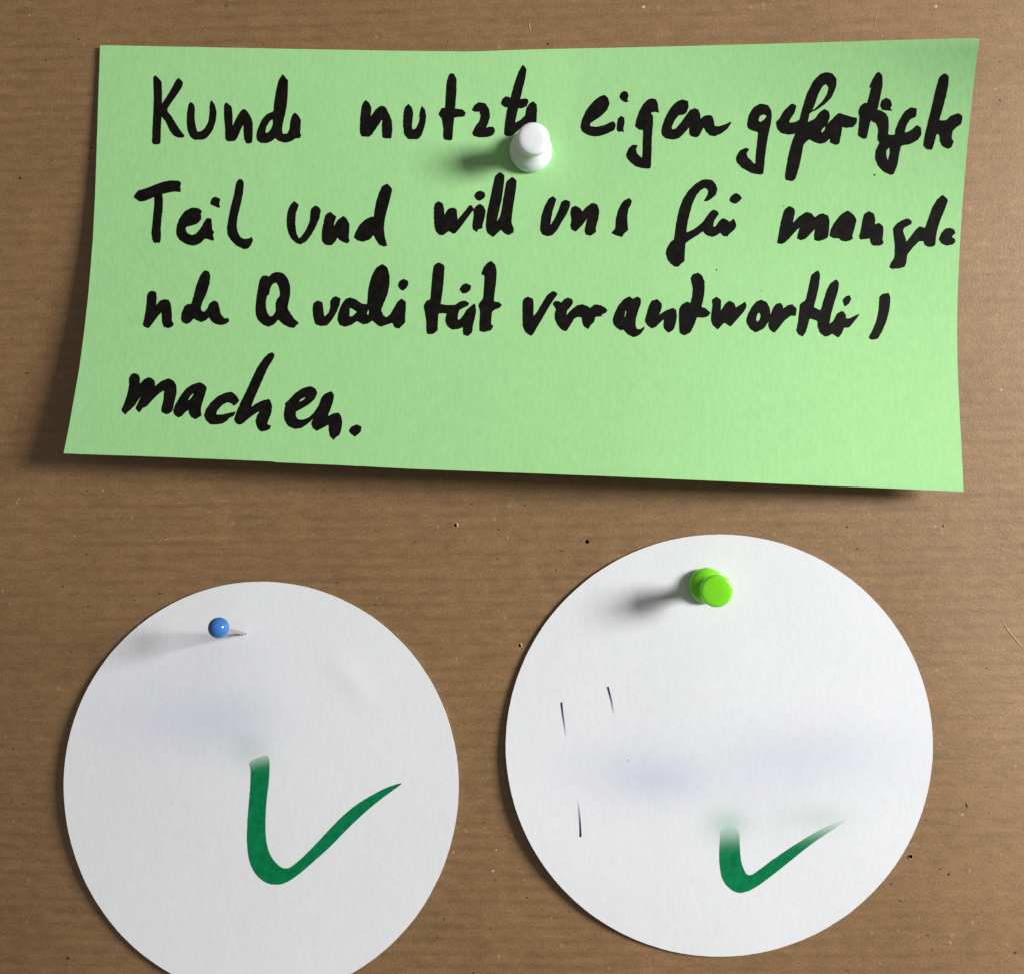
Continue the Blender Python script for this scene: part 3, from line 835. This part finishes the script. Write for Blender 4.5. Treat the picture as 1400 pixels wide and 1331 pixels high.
word('machen', 150, 470, 7.0, [
    [(110, 640), (140, 570), (165, 500), (185, 410), (185, 330), (205, 295), (235, 280), (275, 295), (290, 330), (288, 385), (330, 340), (375, 320), (425, 345), (435, 375), (432, 410), (490, 360), (560, 330), (610, 350), (640, 400), (640, 480), (620, 560), (605, 635), (580, 665), (540, 677), (495, 655), (495, 620), (515, 540), (522, 445), (470, 480), (400, 550), (355, 600), (315, 620), (285, 660), (245, 620), (270, 570), (300, 500), (270, 545), (235, 600), (205, 630), (170, 655), (150, 682)],
    [(607, 640), (625, 590), (670, 510), (730, 430), (790, 390), (858, 368), (900, 385), (932, 420), (915, 480), (885, 570), (872, 640), (878, 690), (850, 710), (818, 725), (780, 700), (760, 670), (755, 635), (720, 660), (690, 695), (655, 708), (615, 675)],
    [(903, 690), (920, 630), (970, 560), (1040, 500), (1110, 468), (1170, 460), (1215, 500), (1242, 545), (1215, 575), (1190, 598), (1160, 570), (1125, 562), (1075, 590), (1030, 640), (1018, 678), (1070, 680), (1130, 665), (1208, 648), (1190, 690), (1140, 715), (1130, 735), (1080, 765), (1020, 775), (960, 770), (920, 730)],
    q15([(68, 690), (90, 620), (130, 530), (180, 430), (230, 320), (280, 215), (340, 130), (380, 90), (415, 77), (438, 100), (425, 140), (380, 210), (340, 300), (300, 390), (260, 480), (222, 580), (270, 545), (330, 515), (388, 502), (415, 560), (408, 630), (380, 700), (370, 735), (405, 745), (395, 775), (360, 795), (315, 802), (280, 770), (262, 710), (275, 660), (300, 615), (250, 645), (190, 690), (140, 732), (110, 740), (80, 720)]),
    q15([(520, 640), (535, 560), (530, 545), (570, 510), (620, 455), (690, 405), (765, 386), (810, 410), (828, 450), (800, 510), (740, 560), (680, 595), (632, 620), (630, 660), (650, 690), (700, 692), (760, 665), (800, 625), (840, 560), (865, 490), (890, 460), (955, 430), (980, 470), (970, 530), (945, 600), (922, 660), (970, 635), (1020, 625), (1045, 665), (1055, 720), (1045, 780), (1030, 830), (1000, 850), (975, 878), (960, 865), (940, 840), (930, 790), (930, 738), (880, 765), (820, 797), (790, 770), (768, 735), (790, 685), (740, 730), (680, 770), (620, 778), (560, 750), (528, 700)]),
    q15([(1113, 795), (1135, 755), (1190, 735), (1228, 755), (1225, 800), (1200, 825), (1170, 848), (1130, 820)])],
    [[(750, 545), (770, 505), (803, 472), (800, 492), (768, 535)],
     q15([(660, 525), (685, 500), (720, 488), (705, 508), (675, 526)])])


# ------------------------------------------------------------------ the round white cards
def blob(px, py, cx, cy, rx, ry):
    return math.exp(-((px - cx) / rx) ** 2 - ((py - cy) / ry) ** 2)


def h_left(px, py):
    t = clamp01((py - 795) / 560.0)
    u = (px - 357) / 270.0
    h = 0.22 + 0.30 * (max(0, -u)) ** 2 * math.exp(-((t - 0.42) / 0.22) ** 2) + 1.3 * t ** 4 * (0.75 - 0.35 * u)
    h += 0.5 * math.exp(-((px - 300) / 190) ** 2 - ((py - 1010) / 150) ** 2)
    h += 0.17 * math.exp(-(((px - 478) - (py - 925) * 0.75) / 20) ** 2 - ((py - 928) / 34) ** 2)
    h += 0.10 * noise.noise(Vector((px * 0.008, py * 0.008, 1.7)))
    return max(0.12, h) * MM


def h_right(px, py):
    u = (px - 983) / 292.0
    w = (py - 1018) / 288.0
    side = clamp01(-u * 0.78 + w * 0.42 - 0.02)
    h = 0.22 + 1.5 * side ** 1.3 * math.exp(-((w - 0.42) / 0.60) ** 2) + 0.5 * math.exp(-(u * u + w * w) / 0.35)
    h += 0.15 * clamp01(-u) ** 3
    h += 0.10 * noise.noise(Vector((px * 0.008, py * 0.008, 5.2)))
    return max(0.12, h) * MM


def stain_left(px, py):
    b = 0.10 * blob(px, py, 265, 990, 100, 45) + 0.055 * blob(px, py, 240, 950, 110, 60) + 0.06 * blob(px, py, 320, 985, 50, 40) + 0.05 * blob(px, py, 300, 890, 60, 25)
    g = 0.20 * blob(px, py, 340, 1026, 26, 24)
    return b * 1.5, g


def stain_right(px, py):
    b = 0.12 * blob(px, py, 905, 1068, 60, 28) + 0.09 * blob(px, py, 850, 1050, 80, 40) + 0.11 * blob(px, py, 1100, 1030, 130, 45) + 0.04 * blob(px, py, 1020, 1080, 120, 40)
    g = 0.34 * blob(px, py, 993, 1128, 27, 22) + 0.17 * blob(px, py, 1122, 1118, 40, 17) + 0.04 * blob(px, py, 1050, 1120, 60, 20)
    return b * 1.6, g


def ellipse(cx, cy, rx, rt, rb, n=230, seed=0):
    out = []
    for i in range(n):
        a = 2 * math.pi * i / n
        s = math.sin(a)
        out.append((cx + rx * math.cos(a), cy + (rb if s > 0 else rt) * s))
    return rough_edge(rough_edge(resample(out, 2.5), 0.35, 0.03), 0.22, 0.35)


left = card('round_card', ellipse(357, 1073, 270, 278.5, 289), h_left, 0.00028, M_WHITE, 9.0, stain_left)
tag(left, 'white round card with a green check mark, held by a blue ball-head pin', 'card')
right = card('round_card', ellipse(983.5, 1018.5, 292, 288.5, 288.5), h_right, 0.00028, M_WHITE, 9.0, stain_right)
tag(right, 'white round card with short blue pen strokes, held by a lime green push pin', 'card')


def mark(name, poly, ox, oy, s, hfun, material, parent, fade, label, amp=0.3):
    q = chaikin([(ox + x / s, oy + y / s) for x, y in poly], 0.25, 2)
    q = rough_edge(resample(q, 2.2), amp, 0.22)
    o = decal(name, [q], [], hfun, INK, material, parent, 7.0, fade)
    o['label'] = label


mark('check_mark', [(155, 160), (200, 138), (258, 118), (268, 150), (265, 250), (252, 350), (245, 450), (245, 560), (262, 640), (300, 700), (355, 735), (420, 690), (520, 590), (620, 480), (720, 390), (820, 330), (900, 290), (985, 265), (930, 305), (860, 355), (770, 430), (680, 515), (590, 610), (500, 690), (420, 760), (350, 805), (300, 815), (240, 800), (190, 755), (158, 690), (147, 600), (148, 480), (160, 350), (168, 230), (165, 190)],
     300, 1000, 1400 / 360.0, h_left, M_GINK, left, lambda x, y: 0.30 + 0.70 * smooth(1034, 1056, y + (x - 355) * 0.25), 'green felt pen check mark with a washed out top')
mark('check_mark', [(158, 280), (250, 280), (250, 380), (258, 460), (290, 522), (350, 480), (430, 420), (520, 360), (620, 300), (700, 260), (780, 232), (700, 290), (600, 355), (500, 435), (420, 500), (340, 560), (290, 588), (250, 597), (210, 583), (170, 540), (155, 480), (152, 400), (155, 340)],
     940, 1050, 3.5, h_right, M_GINK, right, lambda x, y: smooth(1122, 1172, y + (x - 1000) * 0.06), 'green felt pen check mark with faded ends')


puncture = [(335.2 + 1.8 * math.cos(a), 865.6 + 1.6 * math.sin(a)) for a in [2 * math.pi * i / 14 for i in range(14)]]
o = decal('puncture', [puncture], [], h_left, INK, M_HOLE, left, 5.0)  # flat disc on the card, its dark colour stands for shade in the hole
o['label'] = 'tiny dark disc painted as hole shade where the pin enters the card'


def stroke(px, w0, w1, f0, f1):
    lft, rgt = [], []
    n = len(px)
    for i, (x, y) in enumerate(px):
        a, b = px[max(i - 1, 0)], px[min(i + 1, n - 1)]
        d = math.hypot(b[0] - a[0], b[1] - a[1])
        nx, ny = -(b[1] - a[1]) / d, (b[0] - a[0]) / d
        w = (w0 + (w1 - w0) * i / (n - 1)) / 2
        lft.append((x + nx * w, y + ny * w))
        rgt.append((x - nx * w, y - ny * w))
    y0, y1 = px[0][1], px[-1][1]
    o = decal('pen_stroke', [resample(lft + rgt[::-1], 1.5)], [], h_right, INK, M_PEN, right, 5.0,
              lambda x, y: max(0.0, f0 + (f1 - f0) * clamp01((y - y0) / (y1 - y0)) ** 1.3))
    o['label'] = 'short blue ballpoint stroke fading out'


stroke([(767.6, 959.5), (768.3, 967), (769.5, 977), (771.5, 990), (774, 1008)], 2.7, 2.0, 1.0, 0.0)
stroke([(831, 938), (832.8, 945), (835.4, 955), (837.3, 965), (839.3, 977)], 2.7, 2.0, 1.0, 0.0)
stroke([(793.8, 1143.5), (793.6, 1132), (792.8, 1120), (791.8, 1108), (790.2, 1092)], 2.7, 2.0, 1.0, 0.0)


# ------------------------------------------------------------------ pins
def aim(e, base, tip):
    z = (tip - base).normalized()
    e.location = base
    e.rotation_mode = 'QUATERNION'
    e.rotation_quaternion = z.to_track_quat('Z', 'Y')


def push_pin(base_px, top_px, hfun, gap, profile, material, label):
    hb = hfun(*base_px) + gap
    ln = profile[-1][1] * MM
    base = P(base_px[0], base_px[1], hb)
    tip = P(top_px[0], top_px[1], hb + ln * 0.985)
    e = bpy.data.objects.new('push_pin', None)
    e.empty_display_size = 0.005
    col.objects.link(e)
    aim(e, base, tip)
    tag(e, label, 'push pin')
    prof = [(r * MM, z * MM) for r, z in spline(profile, 5)]
    lathe_obj('grip', prof, material, e)
    lathe_obj('needle', [(0, -7.5 * MM), (0.45 * MM, -5.5 * MM), (0.5 * MM, 0.4 * MM), (0, 0.4 * MM)], M_STEEL, e, True, 16)
    return e


PROF_W = [(0, 0), (4.3, 0.02), (4.85, 0.25), (5.02, 0.8), (4.85, 1.7), (4.3, 2.7), (3.4, 3.7), (2.65, 4.8), (2.4, 6.2), (2.55, 7.4), (3.1, 8.5),
          (3.58, 9.2), (3.72, 9.9), (3.66, 10.5), (3.35, 11.0), (2.6, 11.3), (1.4, 11.42), (0, 11.45)]
PROF_G = [(0, 0), (3.6, 0.02), (4.02, 0.2), (4.15, 0.6), (4.0, 1.1), (3.5, 1.7), (2.4, 2.5), (1.75, 3.6), (1.6, 5.2), (1.65, 7.0), (2.0, 8.6),
          (2.9, 9.6), (3.5, 10.1), (3.62, 10.6), (3.5, 11.05), (3.05, 11.3), (1.6, 11.42), (0, 11.45)]
push_pin((725.6, 207.5), (729.4, 188.6), h_green, 0.00055, PROF_W, M_WPIN, 'white plastic push pin holding the green card')
push_pin((965.5, 799.5), (980.5, 807.7), h_right, 0.0005, PROF_G, M_GPIN, 'lime green plastic push pin holding a round white card')

ball_pin = bpy.data.objects.new('ball_head_pin', None)
ball_pin.empty_display_size = 0.005
col.objects.link(ball_pin)
hb = h_left(334.5, 865.5)
b0 = P(334.5, 865.5, hb)
b1 = P(299.0, 857.6, hb + 0.0150)
aim(ball_pin, b0, b1)
tag(ball_pin, 'blue ball-head pin with a steel shaft holding a round white card', 'pin')
D = (b1 - b0).length
R = 0.00233
lathe_obj('bead', [(R * math.sin(math.pi * i / 32), D - R * math.cos(math.pi * i / 32)) for i in range(33)], M_BPIN, ball_pin)
lathe_obj('shaft', [(0, -0.006), (0.00026, -0.004), (0.00034, 0.0), (0.00042, D * 0.5), (0.00050, D - R * 0.7), (0, D - R * 0.7)], M_STEEL, ball_pin, True, 24)
